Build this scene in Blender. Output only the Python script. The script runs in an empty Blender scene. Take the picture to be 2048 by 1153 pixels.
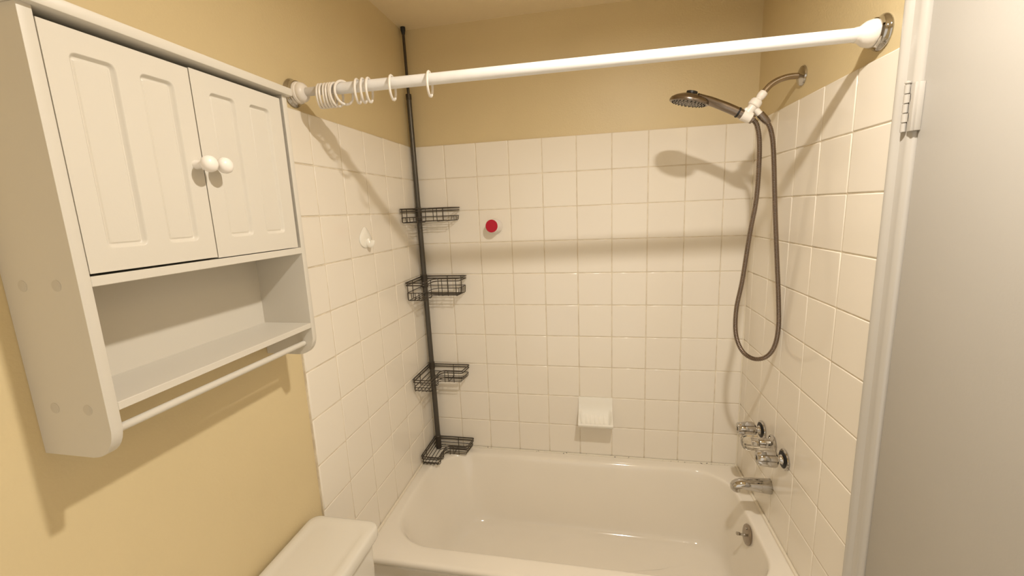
import bpy, bmesh, math, random
from mathutils import Vector, Matrix, Euler

# ------------------------------------------------------------------ camera, light, exposure
S = bpy.context.scene
random.seed(7)
PI = math.pi
W = 1.4974            # distance between the two tiled end walls
T = .154              # tile pitch
CEIL = 2.455
LAMP = (1.10, -1.352, 2.420)

cam_data = bpy.data.cameras.new('camera')
cam = bpy.data.objects.new('camera', cam_data)
S.collection.objects.link(cam)
cam.location = (0.84503, -1.93669, 1.62629)
cam.rotation_euler = (1.3994, 0.04088, 0.18986)
cam_data.sensor_width = 36
cam_data.lens = 831.089 / 2048 * 36
cam_data.shift_y = -12.487 / 2048
cam_data.clip_start = .01
S.camera = cam

S.view_settings.view_transform = 'Standard'
S.view_settings.look = 'None'
S.view_settings.gamma = 1
S.view_settings.use_curve_mapping = False
S.view_settings.exposure = 0.50

world = bpy.data.worlds.new('world')
S.world = world
world.use_nodes = True
world.node_tree.nodes['Background'].inputs[0].default_value = (1, .90, .76, 1)
world.node_tree.nodes['Background'].inputs[1].default_value = .72
LAMP_STRENGTH = 1050.0
LAMP_COLOR = (1.0, .93, .83, 1)


# ------------------------------------------------------------------ materials
def mat(name, col, rough=.5, metal=0, spec=.5, noise=0, nscale=20, bump=0, bscale=200, trans=0, ior=1.45, coat=0, emit=0, ecol=None, col2=None):
    m = bpy.data.materials.new(name)
    m.use_nodes = True
    nt = m.node_tree
    p = nt.nodes['Principled BSDF']
    p.inputs['Base Color'].default_value = (*col, 1)
    p.inputs['Roughness'].default_value = rough
    p.inputs['Metallic'].default_value = metal
    p.inputs['Specular IOR Level'].default_value = spec
    p.inputs['Transmission Weight'].default_value = trans
    p.inputs['IOR'].default_value = ior
    p.inputs['Coat Weight'].default_value = coat
    if emit:
        p.inputs['Emission Color'].default_value = ecol
        p.inputs['Emission Strength'].default_value = emit
    tc = nt.nodes.new('ShaderNodeTexCoord')
    if noise:
        n = nt.nodes.new('ShaderNodeTexNoise')
        n.inputs['Scale'].default_value = nscale
        n.inputs['Detail'].default_value = 4
        nt.links.new(tc.outputs['Object'], n.inputs['Vector'])
        mx = nt.nodes.new('ShaderNodeMix')
        mx.data_type = 'RGBA'
        c2 = col2 or tuple(c * (1 - noise) for c in col)
        mx.inputs[6].default_value = (*col, 1)
        mx.inputs[7].default_value = (*c2, 1)
        r = nt.nodes.new('ShaderNodeMapRange')
        r.inputs[1].default_value = .35
        r.inputs[2].default_value = .7
        nt.links.new(n.outputs[0], r.inputs[0])
        nt.links.new(r.outputs[0], mx.inputs[0])
        nt.links.new(mx.outputs[2], p.inputs['Base Color'])
    if bump:
        n = nt.nodes.new('ShaderNodeTexNoise')
        n.inputs['Scale'].default_value = bscale
        n.inputs['Detail'].default_value = 2
        nt.links.new(tc.outputs['Object'], n.inputs['Vector'])
        b = nt.nodes.new('ShaderNodeBump')
        b.inputs['Strength'].default_value = bump
        b.inputs['Distance'].default_value = .002
        nt.links.new(n.outputs[0], b.inputs['Height'])
        nt.links.new(b.outputs[0], p.inputs['Normal'])
    return m


def mildew_caulk():
    """off-white sealant with small black mildew specks"""
    m = mat('caulk', (.80, .74, .62), .4)
    nt = m.node_tree
    p = nt.nodes['Principled BSDF']
    tc = nt.nodes.new('ShaderNodeTexCoord')
    v = nt.nodes.new('ShaderNodeTexNoise')
    v.inputs['Scale'].default_value = 95
    v.inputs['Detail'].default_value = 3
    nt.links.new(tc.outputs['Object'], v.inputs['Vector'])
    r = nt.nodes.new('ShaderNodeMapRange')
    r.inputs[1].default_value = .64
    r.inputs[2].default_value = .665
    mx = nt.nodes.new('ShaderNodeMix')
    mx.data_type = 'RGBA'
    mx.inputs[6].default_value = (.80, .74, .62, 1)
    mx.inputs[7].default_value = (.05, .04, .03, 1)
    nt.links.new(v.outputs[0], r.inputs[0])
    nt.links.new(r.outputs[0], mx.inputs[0])
    nt.links.new(mx.outputs[2], p.inputs['Base Color'])
    return m


def tile_material():
    """glazed ceramic, each tile a hair different in tone"""
    m = mat('tile', (.74, .685, .60), .13, bump=.06, bscale=9)
    nt = m.node_tree
    p = nt.nodes['Principled BSDF']
    oi = nt.nodes.new('ShaderNodeObjectInfo')
    mx = nt.nodes.new('ShaderNodeMix')
    mx.data_type = 'RGBA'
    mx.inputs[6].default_value = (.855, .795, .702, 1)
    mx.inputs[7].default_value = (.87, .81, .71, 1)
    nt.links.new(oi.outputs['Random'], mx.inputs[0])
    nt.links.new(mx.outputs[2], p.inputs['Base Color'])
    return m


PAINT = mat('paint', (.69, .565, .335), .42, noise=.05, nscale=3, bump=.25, bscale=170)
PAINT_C = mat('ceiling_paint', (.88, .74, .50), .6, noise=.05, nscale=4, bump=.3, bscale=120)
TILE = tile_material()
GROUT = mat('grout', (.80, .72, .58), .8, noise=.25, nscale=25, col2=(.62, .53, .40))
CAULK = mildew_caulk()
ENAMEL = mat('tub_enamel', (.86, .80, .70), .10, coat=.4, noise=.02, nscale=5)
CERAMIC = mat('ceramic', (.74, .70, .62), .08)
CABW = mat('cabinet_lacquer', (.645, .605, .53), .38, bump=.05, bscale=400)
PLUG = mat('plug_filler', (.58, .54, .47), .5)
DARK = mat('cabinet_dark', (.03, .025, .02), .8)
DOORP = mat('door_paint', (.475, .45, .41), .45, bump=.10, bscale=180, noise=.02, nscale=6)
TRIMP = mat('trim_paint', (.50, .47, .425), .24, coat=1.0, bump=.05, bscale=120)
CHROME = mat('chrome', (.52, .50, .475), .05, 1)
NICKEL = mat('brushed_nickel', (.27, .225, .19), .24, 1, bump=.03, bscale=500)
NICKELD = mat('nickel_face', (.26, .24, .225), .38, .7)
BLACKR = mat('black_rubber', (.015, .014, .013), .45)
WHITEP = mat('white_plastic', (.85, .80, .74), .32)
WHITER = mat('white_rod', (.86, .85, .84), .35, noise=.03, nscale=40)
WHITERG = mat('grey_white_rod', (.66, .63, .60), .45, noise=.05, nscale=40)
BRONZE = mat('dark_bronze', (.075, .062, .048), .36, .55)
BRONZE2 = mat('bronze_tube', (.105, .095, .08), .34, .6)
ACRYLIC = mat('clear_acrylic', (.96, .95, .92), .04, trans=1, ior=1.49)
RED = mat('red_face', (.48, .008, .03), .4)
CLEARW = mat('hook_plastic', (.92, .89, .81), .18)
CERAMIC_W = mat('soap_dish_glaze', (.90, .87, .79), .06)
FLOORM = mat('floor_vinyl', (.86, .82, .74), .4, noise=.04, nscale=15)
SHADE = mat('lamp_glass', (.9, .85, .8), .4, emit=LAMP_STRENGTH, ecol=LAMP_COLOR)


# ------------------------------------------------------------------ mesh helpers
def link(name, me, m, parent=None, smooth=True):
    o = bpy.data.objects.new(name, me)
    S.collection.objects.link(o)
    if m and not me.materials:
        me.materials.append(m)
    if parent:
        o.parent = parent
    return o


def obj(name, bm, m, parent=None, smooth=True, sharp=35):
    bmesh.ops.recalc_face_normals(bm, faces=bm.faces)
    me = bpy.data.meshes.new(name)
    bm.to_mesh(me)
    bm.free()
    if smooth:
        for p in me.polygons:
            p.use_smooth = True
        try:
            me.set_sharp_from_angle(angle=math.radians(sharp))
        except Exception:
            pass
    return link(name, me, m, parent)


def box(bm, x0, x1, y0, y1, z0, z1, bev=0, seg=2):
    r = bmesh.ops.create_cube(bm, size=1)
    vs = r['verts']
    bmesh.ops.scale(bm, vec=(x1 - x0, y1 - y0, z1 - z0), verts=vs)
    bmesh.ops.translate(bm, vec=((x0 + x1) / 2, (y0 + y1) / 2, (z0 + z1) / 2), verts=vs)
    if bev:
        es = list({e for v in vs for e in v.link_edges})
        bmesh.ops.bevel(bm, geom=es, offset=bev, segments=seg, affect='EDGES', profile=.5)


def boxo(name, m, parent, *a, **k):
    bm = bmesh.new()
    box(bm, *a, **k)
    return obj(name, bm, m, parent)


def frames(pts, closed=False):
    n = len(pts)
    tans = []
    for i in range(n):
        a = pts[(i - 1) % n] if (closed or i > 0) else pts[i]
        b = pts[(i + 1) % n] if (closed or i < n - 1) else pts[i]
        t = (b - a)
        tans.append(t.normalized() if t.length > 1e-9 else Vector((0, 0, 1)))
    up = Vector((0, 0, 1)) if abs(tans[0].z) < .9 else Vector((1, 0, 0))
    u = tans[0].cross(up).normalized()
    out = []
    for t in tans:
        u = (u - t * u.dot(t)).normalized()
        out.append((t, u, t.cross(u)))
    return out


def tube(bm, pts, r, n=10, closed=False, caps=True, ex=1.0):
    pts = [Vector(p) for p in pts]
    rs = r if isinstance(r, (list, tuple)) else [r] * len(pts)
    fr = frames(pts, closed)
    rings = []
    for p, (t, u, v), rr in zip(pts, fr, rs):
        rings.append([bm.verts.new(p + (u * math.cos(2 * PI * k / n) + v * math.sin(2 * PI * k / n) * ex) * rr) for k in range(n)])
    m = len(rings)
    for i in range(m if closed else m - 1):
        a, b = rings[i], rings[(i + 1) % m]
        for k in range(n):
            bm.faces.new((a[k], a[(k + 1) % n], b[(k + 1) % n], b[k]))
    if caps and not closed:
        bm.faces.new(rings[0][::-1])
        bm.faces.new(rings[-1])


def lathe(bm, prof, org, axis, n=32, flute=None):
    """prof: (distance along axis, radius). flute(angle, i)->radius factor"""
    axis = Vector(axis).normalized()
    org = Vector(org)
    up = Vector((0, 0, 1)) if abs(axis.z) < .9 else Vector((1, 0, 0))
    u = axis.cross(up).normalized()
    v = axis.cross(u)
    rings = []
    for i, (d, r) in enumerate(prof):
        if r < 1e-6:
            rings.append([bm.verts.new(org + axis * d)])
        else:
            rings.append([bm.verts.new(org + axis * d + (u * math.cos(2 * PI * k / n) + v * math.sin(2 * PI * k / n)) * r * (flute(2 * PI * k / n, i) if flute else 1)) for k in range(n)])
    for a, b in zip(rings, rings[1:]):
        if len(a) == 1 and len(b) == 1:
            continue
        for k in range(n):
            k2 = (k + 1) % n
            if len(a) == 1:
                bm.faces.new((a[0], b[k2], b[k]))
            elif len(b) == 1:
                bm.faces.new((a[k], a[k2], b[0]))
            else:
                bm.faces.new((a[k], a[k2], b[k2], b[k]))
    if len(rings[0]) > 1:
        bm.faces.new(rings[0][::-1])
    if len(rings[-1]) > 1:
        bm.faces.new(rings[-1])


def spline(pts, per=8):
    """Catmull-Rom through the points"""
    P = [Vector(p) for p in pts]
    P = [P[0] * 2 - P[1]] + P + [P[-1] * 2 - P[-2]]
    out = []
    for i in range(1, len(P) - 2):
        for k in range(per):
            t = k / per
            a, b, c, d = P[i - 1:i + 3]
            out.append(.5 * ((2 * b) + (c - a) * t + (2 * a - 5 * b + 4 * c - d) * t * t + (3 * b - a - 3 * c + d) * t ** 3))
    out.append(P[-2])
    return out


def resample(pts, step):
    d = [0]
    for a, b in zip(pts, pts[1:]):
        d.append(d[-1] + (b - a).length)
    n = max(2, int(d[-1] / step))
    out, j = [], 0
    for i in range(n + 1):
        s = d[-1] * i / n
        while j < len(d) - 2 and d[j + 1] < s:
            j += 1
        t = (s - d[j]) / max(1e-9, d[j + 1] - d[j])
        out.append(pts[j].lerp(pts[j + 1], t))
    return out


def rrect(x0, x1, y0, y1, r, z, n=8, m=6):
    """closed rounded rectangle; r one value or 4 (x1y1, x0y1, x0y0, x1y0)"""
    rs = r if isinstance(r, (list, tuple)) else [r] * 4
    cs = [(x1 - rs[0], y1 - rs[0], 0), (x0 + rs[1], y1 - rs[1], PI / 2), (x0 + rs[2], y0 + rs[2], PI), (x1 - rs[3], y0 + rs[3], 1.5 * PI)]
    arcs = []
    for (cx, cy, a0), rr in zip(cs, rs):
        arcs.append([Vector((cx + rr * math.cos(a0 + PI / 2 * k / n), cy + rr * math.sin(a0 + PI / 2 * k / n), z)) for k in range(n + 1)])
    out = []
    for i in range(4):
        out += arcs[i]
        a, b = arcs[i][-1], arcs[(i + 1) % 4][0]
        out += [a.lerp(b, k / m) for k in range(1, m)]
    return out


def loft(bm, loops, cap0=True, cap1=True):
    R = [[bm.verts.new(p) for p in L] for L in loops]
    n = len(R[0])
    for a, b in zip(R, R[1:]):
        for k in range(n):
            bm.faces.new((a[k], a[(k + 1) % n], b[(k + 1) % n], b[k]))
    if cap0:
        bm.faces.new(R[0][::-1])
    if cap1:
        bm.faces.new(R[-1])


def prism(bm, poly, axis, a0, a1):
    """extrude a 2-D outline. axis 'x': outline in (y, z); 'y': outline in (x, z)"""
    def P(p, a):
        return (a, p[0], p[1]) if axis == 'x' else (p[0], a, p[1])
    A = [bm.verts.new(P(p, a0)) for p in poly]
    B = [bm.verts.new(P(p, a1)) for p in poly]
    n = len(poly)
    for k in range(n):
        bm.faces.new((A[k], A[(k + 1) % n], B[(k + 1) % n], B[k]))
    bm.faces.new(A[::-1])
    bm.faces.new(B)


def tag(o, label, cat, group=None):
    o['label'] = label
    o['category'] = cat
    if group:
        o['group'] = group
    return o


def thing(name, loc, label, cat, group=None):
    o = bpy.data.objects.new(name, None)
    o.empty_display_size = .05
    S.collection.objects.link(o)
    o.location = loc
    return tag(o, label, cat, group)


def rebase(root):
    """children were modelled in world coordinates: keep them there under a moved root"""
    inv = Matrix.Translation(-Vector(root.location))
    for c in root.children:
        c.matrix_parent_inverse = inv


def structure(o, kind='structure'):
    o['kind'] = kind
    return o


# ------------------------------------------------------------------ room shell
NEAR = -2.45
P = .008                                    # tiles stand this far proud of the paint
bm = bmesh.new(); box(bm, -.12, -P, NEAR, P, 0, CEIL)
wall_left = structure(obj('wall_left', bm, PAINT))
bm = bmesh.new(); box(bm, -.12, W + .13, P, P + .1, 0, CEIL)
wall_back = structure(obj('wall_back', bm, PAINT))
DY0, DY1, DTOP = -.874, -1.650, 2.035       # door opening
bm = bmesh.new()
box(bm, W + P, W + .13, -.832, P, 0, CEIL)
box(bm, W + P, W + .13, NEAR, DY1 - .05, 0, CEIL)
box(bm, W + P, W + .13, DY1 - .05, -.832, DTOP + .05, CEIL)
wall_right = structure(obj('wall_right', bm, PAINT))
bm = bmesh.new()      # unseen near wall; its wide opening is added to let world fill light in
box(bm, -.12, .12, NEAR - .1, NEAR, 0, CEIL)
box(bm, W - .10, W + .13, NEAR - .1, NEAR, 0, CEIL)
box(bm, .12, W - .10, NEAR - .1, NEAR, 2.08, CEIL)
wall_near = structure(obj('wall_near', bm, mat('near_wall_paint', (.88, .84, .77), .5)))
bm = bmesh.new(); box(bm, -.12, W + .13, NEAR - .1, P + .1, CEIL, CEIL + .1)
ceiling = structure(obj('ceiling', bm, PAINT_C))
bm = bmesh.new(); box(bm, -.12, W + .13, NEAR - .1, P + .1, -.1, 0)
floor = structure(obj('floor', bm, FLOORM))


# ------------------------------------------------------------------ tiles (each its own object)
GAP = .0028
tile_cache = {}


def tile_mesh(w, h, bull):
    """front face at local z=+0, pillowed edge; local x = width, y = height"""
    key = (round(w, 4), round(h, 4), bull)
    if key in tile_cache:
        return tile_cache[key]
    bm = bmesh.new()
    a, b = w / 2, h / 2
    L = [rrect(-a, a, -b, b, .002, -.007, 1, 1), rrect(-a, a, -b, b, .002, -.0020, 1, 1),
         rrect(-a + .0008, a - .0008, -b + .0008, b - .0008, .002, -.0007, 1, 1),
         rrect(-a + .0028, a - .0028, -b + .0028, b - .0028, .002, 0, 1, 1)]
    if bull:   # rounded outer edge on the -x side
        L = [rrect(-a, a, -b, b, .002, -.0085, 1, 1), rrect(-a, a, -b, b, .002, -.006, 1, 1),
             rrect(-a + .0015, a - .0006, -b + .0006, b - .0006, .002, -.003, 1, 1),
             rrect(-a + .004, a - .001, -b + .001, b - .001, .002, -.0008, 1, 1),
             rrect(-a + .008, a - .002, -b + .002, b - .002, .002, 0, 1, 1)]
    loft(bm, L)
    bmesh.ops.recalc_face_normals(bm, faces=bm.faces)
    me = bpy.data.meshes.new('tile')
    bm.to_mesh(me)
    bm.free()
    big = max(me.polygons, key=lambda p: p.center.z)
    for p in me.polygons:
        p.use_smooth = p.index != big.index
    for e in me.edges:
        if e.key in big.edge_keys:
            e.use_edge_sharp = True
    me.materials.append(TILE)
    tile_cache[key] = me
    return me


def lay_tiles(wall, cols, rows, place, rot, bull_last=False, skip=()):
    """cols/rows: (start, end) pairs along the wall and up"""
    for ci, (c0, c1) in enumerate(cols):
        for ri, (z0, z1) in enumerate(rows):
            if (ci, ri) in skip:
                continue
            bull = bull_last and ci == len(cols) - 1
            me = tile_mesh(c1 - c0 - GAP, z1 - z0 - GAP, bull)
            o = bpy.data.objects.new('tile', me)
            S.collection.objects.link(o)
            o.parent = wall
            o.location = place((c0 + c1) / 2, (z0 + z1) / 2)
            o.rotation_euler = rot
            o.rotation_euler.rotate_axis('X', random.gauss(0, .0018))
            o.rotation_euler.rotate_axis('Y', random.gauss(0, .0018))


RIM = .40
rows10 = [(RIM + T * k, RIM + T * (k + 1)) for k in range(10)]
rows_low = [(RIM - T * (k + 1), RIM - T * k) for k in range(2)] + [(0.001, RIM - 2 * T)]
# back wall: full first tile, eight more, a narrow one at the right corner
cb = [(-.0014, .157)] + [(.157 + T * k, .157 + T * (k + 1)) for k in range(8)] + [(.157 + 8 * T, W + .0014)]
DISH = (5, 1)
lay_tiles(wall_back, cb, rows10, lambda c, z: (c, .0005, z), Euler((PI / 2, 0, 0)), skip={DISH})
# left wall (measured from the back corner towards the camera)
cl = [(-.0008, .133)] + [(.133 + T * k, .133 + T * (k + 1)) for k in range(5)]
rl = Matrix(((0, 0, 1), (1, 0, 0), (0, 1, 0))).to_euler()           # local x -> +y, y -> z, z -> +x
lay_tiles(wall_left, cl, rows10, lambda c, z: (-.0005, -c, z), rl, True)
lay_tiles(wall_left, [(.133 + 4 * T, .133 + 5 * T)], rows_low, lambda c, z: (-.0005, -c, z), rl, True)
cr = [(-.0008, .061)] + [(.061 + T * k, .061 + T * (k + 1)) for k in range(5)]
rr_ = Matrix(((0, 0, -1), (-1, 0, 0), (0, 1, 0))).to_euler()        # local x -> -y, y -> z, z -> -x
lay_tiles(wall_right, cr, rows10, lambda c, z: (W + .0005, -c, z), rr_)
lay_tiles(wall_right, [(.061 + 4 * T, .061 + 5 * T)], rows_low, lambda c, z: (W + .0005, -c, z), rr_)
TOP = RIM + 10 * T
boxo('grout', GROUT, wall_back, 0, W, .0022, P, RIM - .02, TOP - .001)
bm = bmesh.new()
box(bm, -P, -.0022, -.902, 0, RIM - .02, TOP - .001)
box(bm, -P, -.0022, -.902, -.76, 0, RIM)
obj('grout', bm, GROUT, wall_left)
bm = bmesh.new()
box(bm, W + .0022, W + P, -.830, 0, RIM - .02, TOP - .001)
box(bm, W + .0022, W + P, -.830, -.76, 0, RIM)
obj('grout', bm, GROUT, wall_right)

# ------------------------------------------------------------------ door, casing, hinge (all painted the same)
X1 = 1.497
# casing profile seen from above (x, y): proud strip, rounded fall, flat, second rounded fall, back to the door
prof = [(W + P + .02, -.8325), (1.4965, -.8325), (1.4905, -.8345), (1.4895, -.838), (1.4915, -.8425), (1.4955, -.8465), (1.501, -.8495),
        (1.5015, -.8500), (1.5015, -.8660), (1.5035, -.8705), (1.5075, -.8745), (1.5125, -.8775), (1.530, -.8780), (1.530, -.8325)]
bm = bmesh.new()
A = [bm.verts.new((x, y, 0)) for x, y in prof]
B = [bm.verts.new((x, y, DTOP + .04)) for x, y in prof]
for k in range(len(prof)):
    k2 = (k + 1) % len(prof)
    bm.faces.new((A[k], A[k2], B[k2], B[k]))
bm.faces.new(A[::-1]); bm.faces.new(B)
trim = structure(obj('trim_1', bm, TRIMP, sharp=50))
bm = bmesh.new()
box(bm, 1.4915, 1.53, DY1 - .045, -.8325, DTOP + .003, DTOP + .05, bev=.004)
box(bm, 1.4915, 1.53, DY1 - .045, DY1 - .003, 0, DTOP + .003, bev=.004)
structure(obj('trim_2', bm, TRIMP))
bm = bmesh.new()
box(bm, 1.5135, 1.5535, DY1, DY0 - .0055, .008, DTOP, bev=.003)
door = structure(obj('door_1', bm, DOORP))
# door knob on the far latch side (beyond the right edge of the picture)
bm = bmesh.new()
lathe(bm, [(0, .030), (.004, .031), (.008, .028), (.012, .012), (.030, .011), (.036, .020), (.046, .027), (.058, .026), (.064, .016), (.066, 0)], (1.5135, DY1 + .07, .95), (-1, 0, 0), 28)
obj('knob', bm, CHROME, door)
# hinge: knuckles and two leaves, painted over
hg = thing('door_hinge', (1.503, -.860, 1.80), 'white painted butt hinge on door casing beside tiled wall', 'hinge')
HY, HX = -.8640, 1.4960
hz0, hz1 = 1.755, 1.852
kn = 5
for k in range(kn):
    bm = bmesh.new()
    a = hz0 + (hz1 - hz0) * k / kn + .0007
    b = hz0 + (hz1 - hz0) * (k + 1) / kn - .0007
    lathe(bm, [(0, .0042), (.0006, .0052), (b - a - .0006, .0052), (b - a, .0042)], (HX, HY, a), (0, 0, 1), 16)
    obj('knuckle', bm, TRIMP, hg)
bm = bmesh.new()
lathe(bm, [(0, .0035), (.002, .0058), (.005, .0056), (.007, .003), (.0075, 0)], (HX, HY, hz1), (0, 0, 1), 16)
obj('pin', bm, TRIMP, hg)
for k in (0, 2, 4):
    a = hz0 + (hz1 - hz0) * k / kn + .001
    b = hz0 + (hz1 - hz0) * (k + 1) / kn - .001
    boxo('casing_leaf', TRIMP, hg, 1.4990, 1.5015, -.8640, -.8515, a, b, bev=.0006, seg=1)
bm = bmesh.new()
for k in (1, 3):
    a = hz0 + (hz1 - hz0) * k / kn + .001
    b = hz0 + (hz1 - hz0) * (k + 1) / kn - .001
    box(bm, 1.4965, 1.5010, -.8760, -.8600, a, b, bev=.0006, seg=1)
box(bm, 1.5020, 1.5135, -.8880, -.8795, hz0, hz1, bev=.002)
box(bm, 1.4965, 1.5030, -.8850, -.8720, hz0, hz1, bev=.0015)
obj('door_leaf', bm, TRIMP, hg)
rebase(hg)

# ------------------------------------------------------------------ ceiling lamp (the light of the room)
lamp = thing('ceiling_light', (LAMP[0], LAMP[1], CEIL), 'small round ceiling light with a frosted glass disc in front of the tub', 'lamp')
bm = bmesh.new()
lathe(bm, [(0, .085), (.020, .088), (.035, .080), (.037, .044), (.030, .037), (.028, 0)], (LAMP[0], LAMP[1], CEIL), (0, 0, -1), 40)
obj('canopy', bm, WHITEP, lamp)
bm = bmesh.new()
lathe(bm, [(.030, .036), (.0340, .035), (.0345, 0)], (LAMP[0], LAMP[1], CEIL), (0, 0, -1), 40)
obj('lamp_shade', bm, SHADE, lamp)
rebase(lamp)

# ------------------------------------------------------------------ bathtub
tub = thing('bathtub', (W / 2, -.37, 0), 'built-in cream enamelled bathtub between the three tiled walls', 'bathtub')
bm = bmesh.new()
w_ = W - .0015
rc = [.165, .20, .19, .15]      # far right, far left, near left, near right


def sc(rs, d):
    return [max(.03, r - d) for r in rs]


loops = [rrect(.0015, w_, -.728, -.0015, .003, 0.001), rrect(.0015, w_, -.728, -.0015, .003, .345),
         rrect(.0015, w_, -.733, -.0015, .003, .362), rrect(.0015, w_, -.745, -.0015, .003, .372),
         rrect(.0015, w_, -.750, -.0015, .003, .381), rrect(.0015, w_, -.750, -.0015, .003, .390),
         rrect(.0015, w_, -.746, -.0015, .003, .3965), rrect(.0015, w_, -.738, -.0015, .003, .3995),
         rrect(.004, w_ - .002, -.728, -.004, .004, .400),
         rrect(.030, 1.449, -.684, -.040, [r + .012 for r in rc], .3995),
         rrect(.040, 1.440, -.673, -.050, rc, .3985), rrect(.046, 1.436, -.668, -.056, sc(rc, .004), .3955),
         rrect(.052, 1.4335, -.663, -.061, sc(rc, .008), .389), rrect(.058, 1.432, -.659, -.065, sc(rc, .012), .378),
         rrect(.066, 1.4295, -.655, -.070, sc(rc, .015), .360),
         rrect(.094, 1.421, -.641, -.090, sc(rc, .025), .300), rrect(.136, 1.410, -.624, -.114, sc(rc, .035), .220),
         rrect(.175, 1.398, -.609, -.138, sc(rc, .045), .150), rrect(.192, 1.389, -.602, -.148, sc(rc, .050), .125),
         rrect(.208, 1.378, -.592, -.158, sc(rc, .058), .107), rrect(.232, 1.360, -.576, -.174, sc(rc, .07), .095),
         rrect(.265, 1.335, -.553, -.197, sc(rc, .09), .089), rrect(.33, 1.28, -.51, -.24, sc(rc, .11), .086),
         rrect(.5, 1.2, -.43, -.32, .03, .084)]
loft(bm, loops, cap0=False)
basin = obj('basin', bm, ENAMEL, tub, sharp=80)
sub = basin.modifiers.new('sub', 'SUBSURF')
sub.levels = sub.render_levels = 1
# sealant bead round the three walls
bm = bmesh.new()


def bead(a, b, r=.0045):
    tube(bm, [a, b], r, 8)


bead((.005, -.0048, .4015), (W - .005, -.0048, .4015))
obj('caulk_bead', bm, CAULK, tub)
bm = bmesh.new()
bead((.0048, -.005, .4025), (.0048, -.742, .4025), .006)
obj('caulk_bead', bm, mat('clean_caulk', (.82, .75, .62), .4), tub)
bm = bmesh.new()
bead((W - .0048, -.005, .4025), (W - .0048, -.742, .4025), .006)
obj('caulk_bead', bm, bpy.data.materials['clean_caulk'], tub)
for cx in (.0012, W - .0012):      # sealant in the two inside corners of the tiling
    bm = bmesh.new()
    tube(bm, [(cx, -.0008, RIM + .003), (cx, -.0008, TOP - .001)], .0030, 8)
    obj('corner_caulk', bm, bpy.data.materials['clean_caulk'], wall_back)
# overflow plate with trip lever
OV = Vector((1.4235, -.378, .347))
ax = Vector((-1, 0, .14)).normalized()
bm = bmesh.new()
lathe(bm, [(-.012, .030), (-.002, .037), (.002, .038), (.005, .036), (.0075, .030), (.0085, .015), (.009, 0)], OV, ax, 32)
plate = obj('overflow_plate', bm, mat('worn_chrome', (.36, .31, .26), .25, 1), tub)
bm = bmesh.new()
lathe(bm, [(.006, .006), (.010, .0052), (.026, .0045), (.028, .0062), (.038, .0072), (.041, .005), (.042, 0)], OV + Vector((0, 0, -.004)), ax, 16)
obj('trip_lever', bm, CHROME, plate)
for s in (-.026, .026):
    bm = bmesh.new()
    lathe(bm, [(.004, .0045), (.0075, .0042), (.0088, .002), (.009, 0)], OV + Vector((0, 0, s)), ax, 12)
    obj('screw', bm, CHROME, plate)
rebase(tub)

# ------------------------------------------------------------------ toilet (tank shows at the lower edge)
wc = thing('toilet', (.3, -1.20, 0), 'cream porcelain toilet tank with flat lid beside the tub', 'toilet')
bm = bmesh.new()
TY0, TY1 = -1.435, -.966
loft(bm, [rrect(.020, .185, TY0 + .02, TY1 - .02, .03, .36), rrect(.012, .200, TY0 + .006, TY1 - .006, .03, .40),
          rrect(.010, .209, TY0, TY1, .028, .52), rrect(.010, .211, TY0, TY1, .028, .698)])
obj('tank', bm, CERAMIC, wc, sharp=50)
bm = bmesh.new()
LX0, LX1, LY0, LY1 = .000, .224, -1.452, -.949
loft(bm, [rrect(LX0 + .008, LX1 - .008, LY0 + .008, LY1 - .008, .024, .700), rrect(LX0 + .002, LX1 - .002, LY0 + .002, LY1 - .002, .029, .702),
          rrect(LX0, LX1, LY0, LY1, .030, .707), rrect(LX0, LX1, LY0, LY1, .030, .730),
          rrect(LX0 + .003, LX1 - .003, LY0 + .003, LY1 - .003, .028, .736), rrect(LX0 + .009, LX1 - .009, LY0 + .009, LY1 - .009, .026, .7395),
          rrect(LX0 + .020, LX1 - .020, LY0 + .020, LY1 - .020, .022, .7402),
          rrect(LX0 + .029, LX1 - .029, LY0 + .029, LY1 - .029, .034, .7385), rrect(LX0 + .034, LX1 - .034, LY0 + .034, LY1 - .034, .034, .7372),
          rrect(LX0 + .045, LX1 - .045, LY0 + .045, LY1 - .045, .03, .7370)])
obj('tank_lid', bm, CERAMIC, wc, sharp=60)
bm = bmesh.new()
lathe(bm, [(0, .013), (.006, .014), (.010, .009), (.016, .008)], (.211, -1.38, .64), (1, 0, 0), 16)
tube(bm, [(.222, -1.38, .64), (.228, -1.36, .636), (.230, -1.31, .63)], [.006, .006, .008], 10)
obj('flush_lever', bm, CHROME, wc)
bm = bmesh.new()


def egg(cx, a, b, z, cy=-1.20):
    return [Vector((cx + a * math.cos(t) * (1.0 if math.cos(t) > 0 else .8), cy + b * math.sin(t), z)) for t in [2 * PI * k / 36 for k in range(36)]]


loft(bm, [egg(.36, .20, .12, .001), egg(.36, .19, .11, .05), egg(.38, .19, .11, .18), egg(.42, .22, .15, .28), egg(.45, .26, .18, .35), egg(.46, .265, .185, .385), egg(.46, .255, .175, .395)])
box(bm, .03, .30, -1.30, -1.10, .30, .38, bev=.02)
obj('bowl', bm, CERAMIC, wc, sharp=60)
bm = bmesh.new()
loft(bm, [egg(.46, .262, .18, .397), egg(.46, .27, .19, .403), egg(.46, .27, .19, .425), egg(.46, .25, .17, .435)])
obj('seat_lid', bm, WHITEP, wc, sharp=60)
rebase(wc)

# ------------------------------------------------------------------ wall cabinet
CD = .134
cab = thing('wall_cabinet', (-P, -1.249, 1.277), 'white wall cabinet with two grooved doors, open shelf and towel bar', 'cabinet')
YN0, YN1 = -1.488, -1.472        # near side board
YF0, YF1 = -1.0245, -1.010       # far side board
ZB, ZT = 1.277, 1.911


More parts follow.
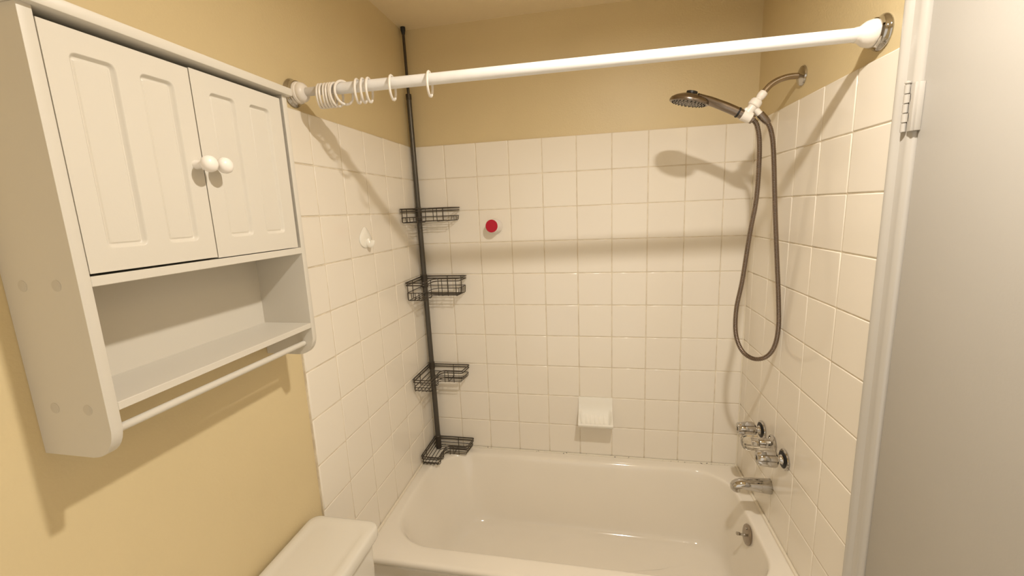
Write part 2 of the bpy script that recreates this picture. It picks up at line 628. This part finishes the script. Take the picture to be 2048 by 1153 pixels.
def side_board(y0, y1):
    r = .045
    poly = [(-P, ZB), (CD - r, ZB)]
    for k in range(1, 9):
        a = -PI / 2 + PI / 2 * k / 8
        poly.append((CD - r + r * math.cos(a), ZB + r + r * math.sin(a)))
    poly += [(CD, ZT + .002), (-P, ZT + .002)]
    bm = bmesh.new()
    prism(bm, poly, 'y', y0, y1)
    es = [e for e in bm.edges if abs(e.verts[0].co.y - e.verts[1].co.y) < 1e-6]
    bmesh.ops.bevel(bm, geom=es, offset=.0008, segments=1, affect='EDGES')
    return bm


near = obj('side_board', side_board(YN0, YN1), CABW, cab)
obj('side_board', side_board(YF0, YF1), CABW, cab)
for x, z in ((.030, 1.546), (.094, 1.546), (.035, 1.356), (.099, 1.356)):
    bm = bmesh.new()
    lathe(bm, [(-.001, .0085), (.0004, .0085), (.0007, .007), (.0007, 0)], (x, YN0, z), (0, -1, 0), 18)
    obj('screw_plug', bm, PLUG, near)
# top board with rounded front
bm = bmesh.new()
box(bm, -P, CD + .012, YN0 - .010, YF1 + .008, ZT + .002, ZT + .020, bev=.003, seg=2)
obj('top_board', bm, CABW, cab)
boxo('middle_shelf', CABW, cab, -P, CD, YN1, YF0, 1.541, 1.556, bev=.0008, seg=1)
boxo('lower_shelf', CABW, cab, -P, CD, YN1, YF0, 1.3495, 1.3625, bev=.0008, seg=1)
boxo('back_board', CABW, cab, -P, -.002, YN1, YF0, 1.352, ZT)
bm = bmesh.new()
tube(bm, [(.107, YN1 + .001, 1.312), (.107, YF0 - .001, 1.308)], .0068, 16)
obj('towel_bar', bm, CABW, cab)


def grooved_door(y0, y1, z0, z1, slots, knob_y):
    """door leaf with recessed fields: a height grid displaced inwards at the routed edge"""
    xf, xb = CD + .0005, CD - .0135
    prof = [(0, 0), (.0008, .0006), (.0045, .0062), (.0065, .0064), (.0085, .0052), (.022, .0048)]
    bm = bmesh.new()
    # front face with holes = quads built by bridging: use a fine grid, depth by distance from slot outline
    ys, zs = set([y0, y1]), set([z0, z1])
    r = .010

    def depth(y, z):
        for (a, b, c, d) in slots:
            # signed distance inside a rounded rectangle
            cy, cz = (a + b) / 2, (c + d) / 2
            qx, qz = abs(y - cy) - (b - a) / 2 + r, abs(z - cz) - (d - c) / 2 + r
            sd = math.hypot(max(qx, 0), max(qz, 0)) + min(max(qx, qz), 0) - r
            if sd < 0:
                t = -sd
                for (t0, d0), (t1, d1) in zip(prof, prof[1:]):
                    if t <= t1:
                        return d0 + (d1 - d0) * (t - t0) / (t1 - t0)
                return prof[-1][1]
        return 0
    offs = [-.0006, 0, .0006, .0014, .0024, .0036, .005, .0066, .0085, .0108, .014, .018, .022]
    for (a, b, c, d) in slots:
        for o_ in offs:
            ys |= {a + o_, b - o_}
            zs |= {c + o_, d - o_}
    ys = sorted(y for y in ys if y0 <= y <= y1)
    zs = sorted(z for z in zs if z0 <= z <= z1)

    def fill(v, mx):
        out = [v[0]]
        for a in v[1:]:
            if a - out[-1] < 2e-4:
                continue
            n = int((a - out[-1]) / mx) + 1
            s = out[-1]
            out += [s + (a - s) * k / n for k in range(1, n + 1)]
        if out[-1] < v[-1] - 1e-9:
            out[-1] = v[-1]
        return out
    ys, zs = fill(ys, .02), fill(zs, .03)
    G = [[bm.verts.new((xf - depth(y, z), y, z)) for z in zs] for y in ys]
    for i in range(len(ys) - 1):
        for j in range(len(zs) - 1):
            bm.faces.new((G[i][j], G[i + 1][j], G[i + 1][j + 1], G[i][j + 1]))
    # rim and back
    border = [G[i][0] for i in range(len(ys))] + [G[-1][j] for j in range(1, len(zs))] + [G[i][-1] for i in range(len(ys) - 2, -1, -1)] + [G[0][j] for j in range(len(zs) - 2, 0, -1)]
    back = [bm.verts.new((xb, v.co.y, v.co.z)) for v in border]
    n = len(border)
    for k in range(n):
        bm.faces.new((border[k], border[(k + 1) % n], back[(k + 1) % n], back[k]))
    bm.faces.new(back)
    d_ = obj('door', bm, CABW, cab, sharp=28)
    bm = bmesh.new()
    lathe(bm, [(0, .0085), (.004, .0082), (.010, .0068), (.016, .0070), (.020, .0105), (.024, .0138), (.029, .0150), (.034, .0140), (.038, .0105), (.0405, .005), (.041, 0)], (xf - .0005, knob_y, 1.731), (1, 0, 0), 28)
    obj('knob', bm, WHITEP, d_)
    return d_


grooved_door(-1.4712, -1.2612, 1.560, 1.9000, [(-1.442, -1.383, 1.594, 1.8685), (-1.349, -1.2925, 1.594, 1.8675)], -1.2745)
grooved_door(-1.2590, -1.0360, 1.558, 1.9020, [(-1.224, -1.165, 1.5955, 1.8695), (-1.1295, -1.072, 1.5955, 1.870)], -1.2415)
rebase(cab)

# ------------------------------------------------------------------ curtain rod and rings
RL, RR = Vector((0, -.797, 1.985)), Vector((W, -.745, 1.996))
rd = (RR - RL).normalized()
rod = thing('shower_curtain_rod', RL, 'white shower curtain rod spanning the tub between both walls', 'rod')
bm = bmesh.new()
tube(bm, [RL + rd * .035, RL + rd * .14], .0118, 24)
obj('inner_tube', bm, WHITERG, rod)
bm = bmesh.new()
tube(bm, [RL + rd * .135, RL + rd * (W - .03)], .0152, 28)
obj('outer_tube', bm, WHITER, rod)
for end, sg, wx in ((RL, 1, -P), (RR, -1, W + P)):
    o0 = Vector((wx, end.y, end.z))
    a = Vector((sg, 0, 0))
    bm = bmesh.new()
    lathe(bm, [(0, .0385), (.003, .0395), (.006, .0385), (.0085, .0355), (.013, .033), (.020, .0325), (.021, .020)], o0, a, 40)
    obj('flange', bm, CHROME, rod)
    bm = bmesh.new()
    if sg == 1:
        pr_ = [(.016, .0285), (.019, .0305), (.026, .0290), (.0275, .0262), (.031, .0272), (.038, .0255), (.043, .0205), (.046, .0150), (.046, .010)]
    else:
        pr_ = [(.014, .0275), (.018, .0300), (.026, .0298), (.036, .0270), (.044, .0215), (.049, .0175), (.058, .0165), (.0585, .0155), (.058, .012)]
    lathe(bm, pr_, o0, a, 40)
    obj('end_cup', bm, WHITEP, rod)
rebase(rod)

ring_x = [.080, .089, .099, .1085, .118, .1300, .153, .196, .2135, .2305, .2995, .408]
ring_yaw = [15, 14, 16, 14, 13, -2, -20, 14, 14, 12, 10, 8]
ring_lab = ['white plastic curtain ring nearest the left wall, first of the bunched cluster',
            'second white curtain ring from the left in the bunched cluster',
            'third white curtain ring from the left in the bunched cluster',
            'fourth white curtain ring from the left in the bunched cluster',
            'fifth white curtain ring from the left in the bunched cluster',
            'sixth white curtain ring, last upright one of the bunched cluster',
            'white curtain ring turned face-on at the end of the cluster',
            'first of the three evenly spaced white curtain rings beyond the cluster',
            'middle of the three evenly spaced white curtain rings',
            'last of the three evenly spaced white curtain rings, nearest the lone ones',
            'lone white curtain ring left of the corner pole',
            'lone white curtain ring furthest right, just past the corner pole']
ring_me = None
for i, (x, yaw) in enumerate(zip(ring_x, ring_yaw)):
    rad, tr = .0305, .0034
    rod_r = .0118 if x < .137 else .0152
    c = RL + rd * (x / rd.x)
    if ring_me is None:
        bm = bmesh.new()
        pts = [Vector((0, rad * math.sin(a), rad * math.cos(a) * 1.02)) for a in [math.radians(-172 + 352 * k / 44) for k in range(45)]]
        tube(bm, pts, tr, 10)
        o = obj('curtain_ring', bm, WHITEP)
        ring_me = o.data
        bm = bmesh.new()
        lathe(bm, [(-.004, 0), (-.003, .0035), (0, .0042), (.003, .0035), (.004, 0)], pts[0], (0, 1, 0), 12)
        kn_o = obj('snap_knob', bm, WHITEP, o)
        first_kn = kn_o.data
    else:
        o = link('curtain_ring', ring_me, None)
        kn_o = link('snap_knob', first_kn, None, o)
    o.location = c + Vector((0, 0, rod_r - rad * 1.02 + tr))
    o.rotation_euler = (0, math.radians(random.uniform(-2, 2)), math.radians(yaw))
    tag(o, ring_lab[i], 'curtain ring', 'curtain rings on the shower rod')

# ------------------------------------------------------------------ tension pole caddy in the corner
PA, PB = Vector((.012, -.026, CEIL)), Vector((.036, -.039, RIM))


def pole(z):
    return PA.lerp(PB, (CEIL - z) / (CEIL - RIM))


caddy = thing('shower_caddy', PB, 'dark bronze tension pole shower caddy with four wire baskets in the corner', 'caddy')


def seg(name, z0, z1, r, m, n=20, bev=.001):
    bm = bmesh.new()
    a, b = pole(z0), pole(z1)
    d = (b - a).normalized()
    L_ = (b - a).length
    lathe(bm, [(0, r - bev), (bev, r), (L_ - bev, r), (L_, r - bev)], a, d, n)
    return obj(name, bm, m, caddy)


bm = bmesh.new()
a = pole(CEIL - .0005)
lathe(bm, [(0, .0108), (.014, .0108), (.017, .0095), (.030, .0072), (.032, .006)], a, pole(2) - pole(CEIL), 20)
obj('ceiling_foot', bm, BLACKR, caddy)
seg('pole', 2.15, 2.43, .0062, BRONZE)
seg('pole', 1.655, 2.166, .0115, BRONZE2)
seg('pole', .872, 1.66, .0122, BRONZE2)
seg('pole', .455, .88, .0128, BRONZE2)
seg('joint_sleeve', 2.145, 2.170, .0126, BRONZE)
seg('foot', RIM + .0005, .46, .0142, BRONZE, bev=.003)
for z0, z1 in ((1.590, 1.655), (1.265, 1.33), (.842, .880), (.455, .475)):
    seg('collar', z0, z1, .0150, BRONZE, bev=.002)


def basket(zs, width_x, width_y, ends_open):
    """zs: two top rails, lower rail, floor"""
    z1, z2, z3, z4 = zs
    xe, ye = width_x, width_y

    def outline(d, z):
        """closed L-shaped rail, inset by d"""
        pts = [(.007 + d, -.006 - d), (xe - d, -.006 - d), (xe - .012 - d * .6, -.093 + d), (.118, -.093 + d), (.100 - d * 1.0, -.110),
               (.100 - d, -ye + .006 + d), (.092 - d, -ye + d), (.012 + d, -ye + d), (.007 + d, -ye + .006 + d)]
        P3 = [Vector((x, y, z)) for x, y in pts]
        out = []
        n = len(P3)
        for k in range(n):      # round every corner a little
            a_, b_, c_ = P3[k - 1], P3[k], P3[(k + 1) % n]
            for t in (0, .5, 1):
                r1 = min(.007, (a_ - b_).length * .4)
                r2 = min(.007, (c_ - b_).length * .4)
                p, q = b_ + (a_ - b_).normalized() * r1, b_ + (c_ - b_).normalized() * r2
                out.append(p * (1 - t) ** 2 + b_ * 2 * t * (1 - t) + q * t * t)
        return out
    bm = bmesh.new()
    tube(bm, outline(0, z1), .0025, 8, closed=True)
    tube(bm, outline(.0012, z2), .0025, 8, closed=True)
    b = obj('basket', bm, BRONZE, caddy)
    bm = bmesh.new()
    tube(bm, outline(.004, z3), .0019, 8, closed=True)
    obj('lower_rail', bm, BRONZE, b)

    def wire(name, pts, r=.0017):
        bm = bmesh.new()
        tube(bm, pts, r, 6)
        obj(name, bm, BRONZE, b)
    # floor wires run along both arms, turn the corner, and bend up at the arm ends to the lower rail
    for k in range(5):
        f = k / 4
        o_x = .014 + .072 * f
        o_y = -.014 - .070 * f
        X2 = xe - .008 - .010 * f
        wire('floor_wire', [(X2 + .002, o_y, z3), (X2 - .001, o_y, z4 + .004), (X2 - .005, o_y, z4), (max(o_x + .012, .03) if k > 1 else o_x + .008, o_y, z4),
                            (o_x, o_y - .012, z4), (o_x, -ye + .010, z4), (o_x, -ye + .006, z4 + .004), (o_x, -ye + .004, z3)])
    # cross wires under the floor and uprights to the rails
    for x in (.135, .205):
        if x < xe - .02:
            yf = -.090
            wire('cross_wire', [(x, -.0065, z1), (x, -.0065, z4 - .002), (x, -.012, z4 - .002), (x, yf + .004, z4 - .002), (x, yf, z4 + .004), (x, yf, z1)])
    wire('cross_wire', [(.165, -.092, z1), (.165, -.092, z4 - .002)])
    wire('cross_wire', [(.118, -.092, z1), (.118, -.092, z4 - .002)])
    for y in (-.135, -ye + .022):
        wire('cross_wire', [(.0075, y, z1), (.0075, y, z4 - .002), (.012, y, z4 - .002), (.094, y, z4 - .002), (.098, y, z4 + .004), (.099, y, z1)])
    return b


basket((1.649, 1.637, 1.611, 1.590), .221, .205, 0)
basket((1.319, 1.307, 1.272, 1.236), .234, .212, 0)
basket((.858, .846, .820, .799), .221, .222, 0)
basket((.451, .439, .421, .4065), .221, .200, 0)
rebase(caddy)

# ------------------------------------------------------------------ shower arm with holder, hand shower, hose
YS = -.363
arm = thing('shower_pipe', (W, YS, 2.010), 'nickel shower arm with white swivel holder on the right wall', 'shower arm')
bm = bmesh.new()
lathe(bm, [(-.0002, .030), (.002, .031), (.006, .029), (.010, .021), (.013, .0125), (.014, .010)], (W + P, YS, 2.011), (-1, 0, 0), 36)
obj('flange', bm, CHROME, arm)
bm = bmesh.new()
ap = spline([(1.500, YS, 2.011), (1.470, YS, 2.012), (1.440, YS, 2.006), (1.415, YS, 1.993), (1.397, YS, 1.974), (1.383, YS, 1.955)], 6)
tube(bm, ap, .0095, 20)
obj('bent_pipe', bm, mat('satin_nickel', (.40, .34, .28), .18, 1), arm)
bm = bmesh.new()
dn = (Vector((1.346, YS, 1.906)) - Vector((1.396, YS, 1.972))).normalized()
o0 = Vector((1.396, YS, 1.972))
lathe(bm, [(0, .010), (.002, .0128), (.012, .0138), (.022, .0120), (.025, .0105), (.028, .0115), (.031, .0165), (.036, .0188), (.050, .0195), (.053, .0175), (.054, .0145),
           (.058, .0135), (.078, .0150), (.090, .0140)], o0, dn, 24)
swivel = obj('swivel_nut', bm, WHITEP, arm)
# cradle that grips the handle
bm = bmesh.new()
hc = Vector((1.346, YS, 1.8995))
hd = Vector((-.070, 0, .034)).normalized()             # direction of the handle, towards the head
lathe(bm, [(-.016, .0150), (-.014, .0172), (.014, .0178), (.016, .0155)], hc, hd, 24)
box(bm, 1.336, 1.362, YS - .013, YS + .013, 1.895, 1.927, bev=.005)
obj('cradle', bm, WHITEP, swivel)
bm = bmesh.new()
nd = Vector((.040, 0, -.050)).normalized()
lathe(bm, [(0, .0095), (.018, .0100), (.022, .0100)], (1.373, YS, 1.920), nd, 20)
obj('hose_outlet', bm, WHITEP, swivel)
rebase(arm)

hs = thing('hand_shower', (1.346, YS, 1.90), 'brushed nickel hand shower with black nozzles resting in white holder', 'shower head')
HC = Vector((1.166, YS, 1.9665))                        # centre of the head
hn = Vector((-.235, .085, -1)).normalized()                # spray direction
bm = bmesh.new()
lathe(bm, [(-.020, 0), (-.0195, .020), (-.017, .032), (-.011, .048), (-.004, .0595), (.002, .0630), (.007, .0635), (.010, .0620), (.0105, .058), (.0098, .056)], HC, hn, 48)
head = obj('head', bm, NICKEL, hs)
bm = bmesh.new()
lathe(bm, [(.0095, .0575), (.0110, .0560), (.0122, .0480), (.0130, .030), (.0132, 0)], HC, hn, 48)
face = obj('spray_face', bm, NICKELD, head)
bm = bmesh.new()
uu = hn.cross(Vector((0, 1, 0))).normalized()
vv = hn.cross(uu)
for rad, cnt in ((.012, 6), (.022, 10), (.033, 16), (.043, 20), (.052, 26)):
    for k in range(cnt):
        a = 2 * PI * k / cnt + rad * 30
        c = HC + (uu * math.cos(a) + vv * math.sin(a)) * rad
        lathe(bm, [(.0100, .0026), (.0138, .0021), (.0143, 0)], c, hn, 6)
nz = obj('nozzles', bm, BLACKR, head)
nz['kind'] = 'stuff'
bm = bmesh.new()
lathe(bm, [(-.0175, .016), (-.021, .0180), (-.024, .0175), (-.0275, .0172), (-.0285, .014), (-.0285, 0)], HC + Vector((.002, 0, 0)), hn, 28, flute=lambda a, i: 1 + .03 * math.cos(12 * a))
obj('spray_dial', bm, BLACKR, head)
bm = bmesh.new()
hp = spline([HC + Vector((.020, 0, .0035)), HC + Vector((.062, 0, -.0080)), (1.262, YS, 1.9440), (1.297, YS, 1.9270), (1.328, YS, 1.9100), (1.352, YS, 1.8965), (1.366, YS, 1.8885)], 6)
nr = len(hp)
fr = frames(hp)
L_ = []
for i, (p_, (t_, u_, v_)) in enumerate(zip(hp, fr)):
    k = i / (nr - 1)
    hw = .0155 + .034 * max(0, 1 - k / .42) ** 2      # broad where it grows out of the head
    hh = .0150 - .0030 * max(0, 1 - k / .40)
    side = Vector((0, 1, 0))
    upv = t_.cross(side).normalized()
    L_.append([p_ + side * hw * math.cos(2 * PI * q / 24) + upv * hh * math.sin(2 * PI * q / 24) for q in range(24)])
loft(bm, L_)
hnd = obj('handle', bm, NICKEL, hs)
bm = bmesh.new()
lathe(bm, [(0, .0166), (.003, .0169), (.006, .0166)], Vector((1.322, YS, 1.9130)), Vector((-.07, 0, .036)), 24)
obj('dark_band', bm, BLACKR, hnd)
rebase(hs)

hose = thing('shower_hose', (1.42, YS, 1.06), 'ribbed metal shower hose hanging in a long loop', 'hose')
hose_pts = [(1.3665, YS, 1.8885), (1.3795, YS, 1.868), (1.3890, YS, 1.822), (1.3925, YS, 1.742), (1.391, YS + .002, 1.626), (1.3775, YS + .004, 1.508), (1.363, YS + .006, 1.35), (1.348, YS + .006, 1.241),
            (1.3500, YS + .004, 1.150), (1.373, YS, 1.087), (1.412, YS - .002, 1.059), (1.450, YS - .004, 1.067), (1.475, YS - .005, 1.105), (1.4845, YS - .005, 1.175), (1.479, YS - .004, 1.278),
            (1.463, YS - .002, 1.454), (1.448, YS, 1.624), (1.434, YS, 1.787), (1.424, YS, 1.845), (1.4115, YS, 1.8755)]
cen = spline(hose_pts, 14)
fine = resample(cen, .00145)
bm = bmesh.new()
tube(bm, fine, [(.0081 if (i % 4) < 2 else .0070) for i in range(len(fine))], 12)
obj('ribbed_tube', bm, mat('hose_metal', (.25, .20, .165), .18, 1), hose, sharp=25)
bm = bmesh.new()
lathe(bm, [(0, .0105), (.001, .0125), (.026, .0120), (.040, .0098), (.042, .0088)], (1.386, YS, 1.9045), Vector((.0305, 0, -.034)), 24)
obj('hose_nut', bm, NICKEL, hose)
rebase(hose)

# ------------------------------------------------------------------ taps and spout


def fluted_knob(root, y, z, m, base_m, r0=.0245, r1=.0305):
    def flute(a, i):
        return 1 if i in (0, 1) or i > 6 else 1 - .20 * max(0, math.cos(6 * a)) ** 1.5
    bm = bmesh.new()
    lathe(bm, [(.026, .010), (.028, .020), (.032, r1 - .0025), (.038, r1), (.056, r1 - .001), (.078, r0 + .002), (.088, r0), (.092, r0 - .004), (.0925, .011), (.0905, .010), (.0905, 0)], (W, y, z), (-1, 0, 0), 48, flute=flute)
    k_ = obj('knob', bm, m, root, sharp=40)
    bm = bmesh.new()
    lathe(bm, [(.0005, .035), (.004, .0365), (.007, .034), (.009, .026), (.012, .017), (.018, .0135), (.030, .0135)], (W, y, z), (-1, 0, 0), 40)
    obj('escutcheon', bm, base_m, root)
    return k_


for y, lab, m in ((-.262, 'fluted chrome bath tap knob nearest the back wall', CHROME), (-.462, 'fluted chrome bath tap knob nearest the camera', CHROME)):
    t = thing('tap_handle', (W, y, .727), lab, 'tap')
    k_ = fluted_knob(t, y, .727, m, CHROME)
    bm = bmesh.new()
    lathe(bm, [(.0895, .0078), (.0912, .0078), (.0914, 0)], (W, y, .727), (-1, 0, 0), 20)
    obj('index_cap', bm, BLACKR, k_)
    bm = bmesh.new()
    lathe(bm, [(.0065, .0290), (.0095, .0295), (.0115, .0265), (.0122, .014)], (W, y, .727), (-1, 0, 0), 32)
    obj('gasket', bm, BLACKR, t)
    rebase(t)
t = thing('tap_handle', (W, -.361, .727), 'clear acrylic diverter knob between the two chrome tap knobs', 'tap')
bm = bmesh.new()
lathe(bm, [(.050, .012), (.052, .022), (.058, .0285), (.068, .0300), (.094, .0290), (.103, .0245), (.106, .018), (.106, 0)], (W, -.361, .727), (-1, 0, 0), 60, flute=lambda a, i: 1 - .06 * (.5 + .5 * math.cos(10 * a)) if 1 < i < 6 else 1)
obj('knob', bm, ACRYLIC, t, sharp=40)
bm = bmesh.new()
lathe(bm, [(.0005, .031), (.004, .0325), (.007, .030), (.010, .0235), (.013, .0185), (.048, .0165), (.052, .0145), (.058, .010), (.075, .009), (.076, 0)], (W, -.361, .727), (-1, 0, 0), 40)
obj('escutcheon', bm, CHROME, t)
rebase(t)

sp = thing('tub_spout', (W, -.361, .55), 'chrome bathtub spout below the tap knobs', 'spout')
bm = bmesh.new()
sz = .549
secs = [  # x, centre z, half width, half height
    (W - .0005, sz, .0270, .0290), (W - .006, sz, .0275, .0295), (W - .030, sz + .001, .0265, .0275), (W - .060, sz + .003, .0250, .0245),
    (W - .085, sz + .0035, .0235, .0215), (W - .105, sz + .002, .0222, .0195), (W - .120, sz - .0015, .0205, .0185), (W - .131, sz - .0065, .0175, .0165), (W - .137, sz - .0110, .0120, .0115)]
L_ = []
for x, z, hw, hh in secs:
    L_.append([Vector((x, -.361 + hw * math.cos(a), z + hh * math.sin(a) * (1.0 if math.sin(a) > 0 else .92))) for a in [2 * PI * k / 28 for k in range(28)]])
loft(bm, L_)
lathe(bm, [(0, .0150), (.016, .0150), (.0175, .0135), (.0165, .0125), (.008, .012), (.008, 0)], (W - .1165, -.361, sz - .010), Vector((-.10, 0, -1)), 24)
obj('spout_body', bm, CHROME, sp, sharp=50)
bm = bmesh.new()
lathe(bm, [(0, .0105), (.0009, .0105)], (W - .1165 - .0018, -.361, sz - .0268), Vector((-.10, 0, -1)), 20)
obj('outlet', bm, BLACKR, sp)
rebase(sp)

# ------------------------------------------------------------------ ceramic soap dish in the back wall
dish = thing('soap_dish', (.847, 0, .557), 'white ceramic soap dish with ridged tray set in back wall', 'soap dish')
X0, X2_, Z0, Z1 = .7680, .9290, .5585, .7095
bm = bmesh.new()
# side profile (y, z): back plate, then a scoop that curves out to a lip
NX = 80
inner = [(-.007, .7095), (-.0085, .700), (-.0095, .680), (-.0110, .655), (-.0150, .632), (-.024, .6155), (-.040, .6030), (-.060, .6000), (-.076, .6030), (-.0850, .6110), (-.0885, .6150), (-.0925, .6145), (-.0945, .6100)]
outer = [(-.0925, .6030), (-.082, .5920), (-.060, .5800), (-.035, .5680), (-.012, .5600), (0.006, .5585)]
prof_ = [(.006, .7095)] + inner + outer
rows_ = []
for i in range(NX + 1):
    s = i / NX
    x = X0 + (X2_ - X0) * s
    e = min(s, 1 - s) * (X2_ - X0)            # distance from the side
    k = max(0.0, 1 - e / .020)                # 1 at the side, 0 in the tray
    ridge = 0
    row = []
    for (y, z) in prof_:
        zz, yy = z, y
        if (y, z) in inner[3:9]:
            lift = k * k * (3 - 2 * k)
            # the side walls of the tray rise towards a line from plate to lip
            tz = .655 + (.6175 - .655) * min(1, max(0, (-y - .011) / .0775))
            zz = z + (tz - z) * lift
            if -y > .030 and -y < .070:
                for rx in (-.042, -.021, 0, .021, .042):
                    d = abs(x - (X0 + X2_) / 2 - rx)
                    zz += .0048 * max(0, 1 - d / .0045) * (1 - lift)
        row.append(Vector((x, yy, zz)))
    rows_.append(row)
V = [[bm.verts.new(p) for p in r] for r in rows_]
n = len(prof_)
for i in range(NX):
    for j in range(n):
        bm.faces.new((V[i][j], V[i + 1][j], V[i + 1][(j + 1) % n], V[i][(j + 1) % n]))
bm.faces.new(V[0])
bm.faces.new(V[-1][::-1])
tray = obj('tray', bm, CERAMIC_W, dish, sharp=65)
rebase(dish)

# ------------------------------------------------------------------ small things stuck on the tiles
btn = thing('red_button', (.383, 0, 1.550), 'round white holder with a red face stuck on the back wall', 'holder')
bm = bmesh.new()
bd = Vector((-.0055, -.052, .0030))
lathe(bm, [(.0003, .0355), (.003, .0360), (.007, .0350), (.012, .0325), (.048, .0312), (.0505, .0300)], (.3885, 0, 1.5535), bd, 40)
obj('body', bm, WHITEP, btn)
bm = bmesh.new()
lathe(bm, [(.0485, .0296), (.0510, .0296), (.0518, .0285), (.0520, 0)], (.3885, 0, 1.5535), bd, 40)
obj('red_face', bm, RED, btn)
rebase(btn)

hk = thing('adhesive_hook', (0, -.497, 1.54), 'white teardrop adhesive hook stuck on the left tiled wall', 'hook')
bm = bmesh.new()


def tear(s, d):
    out = []
    for k in range(32):
        a = 2 * PI * k / 32
        y = math.sin(a)
        z = math.cos(a)
        w = 1.0 if z < 0 else (1 - z ** 1.6 * .55)
        yy = .0420 * y * w
        zz = z * (.046 if z > 0 else .033)
        out.append(Vector((d, -.497 + yy * s, 1.540 + zz * s)))
    return out


loft(bm, [tear(1, .0004), tear(1, .003), tear(.93, .0048), tear(.5, .0062)])
pl = obj('back_plate', bm, CLEARW, hk, sharp=60)
bm = bmesh.new()
hp_ = spline([(.003, -.494, 1.537), (.010, -.494, 1.524), (.017, -.494, 1.518), (.023, -.494, 1.521), (.027, -.494, 1.529), (.028, -.494, 1.536)], 6)
tube(bm, hp_, [.0085 - .0030 * abs(i / (len(hp_) - 1)) for i in range(len(hp_))], 14, ex=1.5)
obj('hook_finger', bm, CLEARW, hk)
rebase(hk)
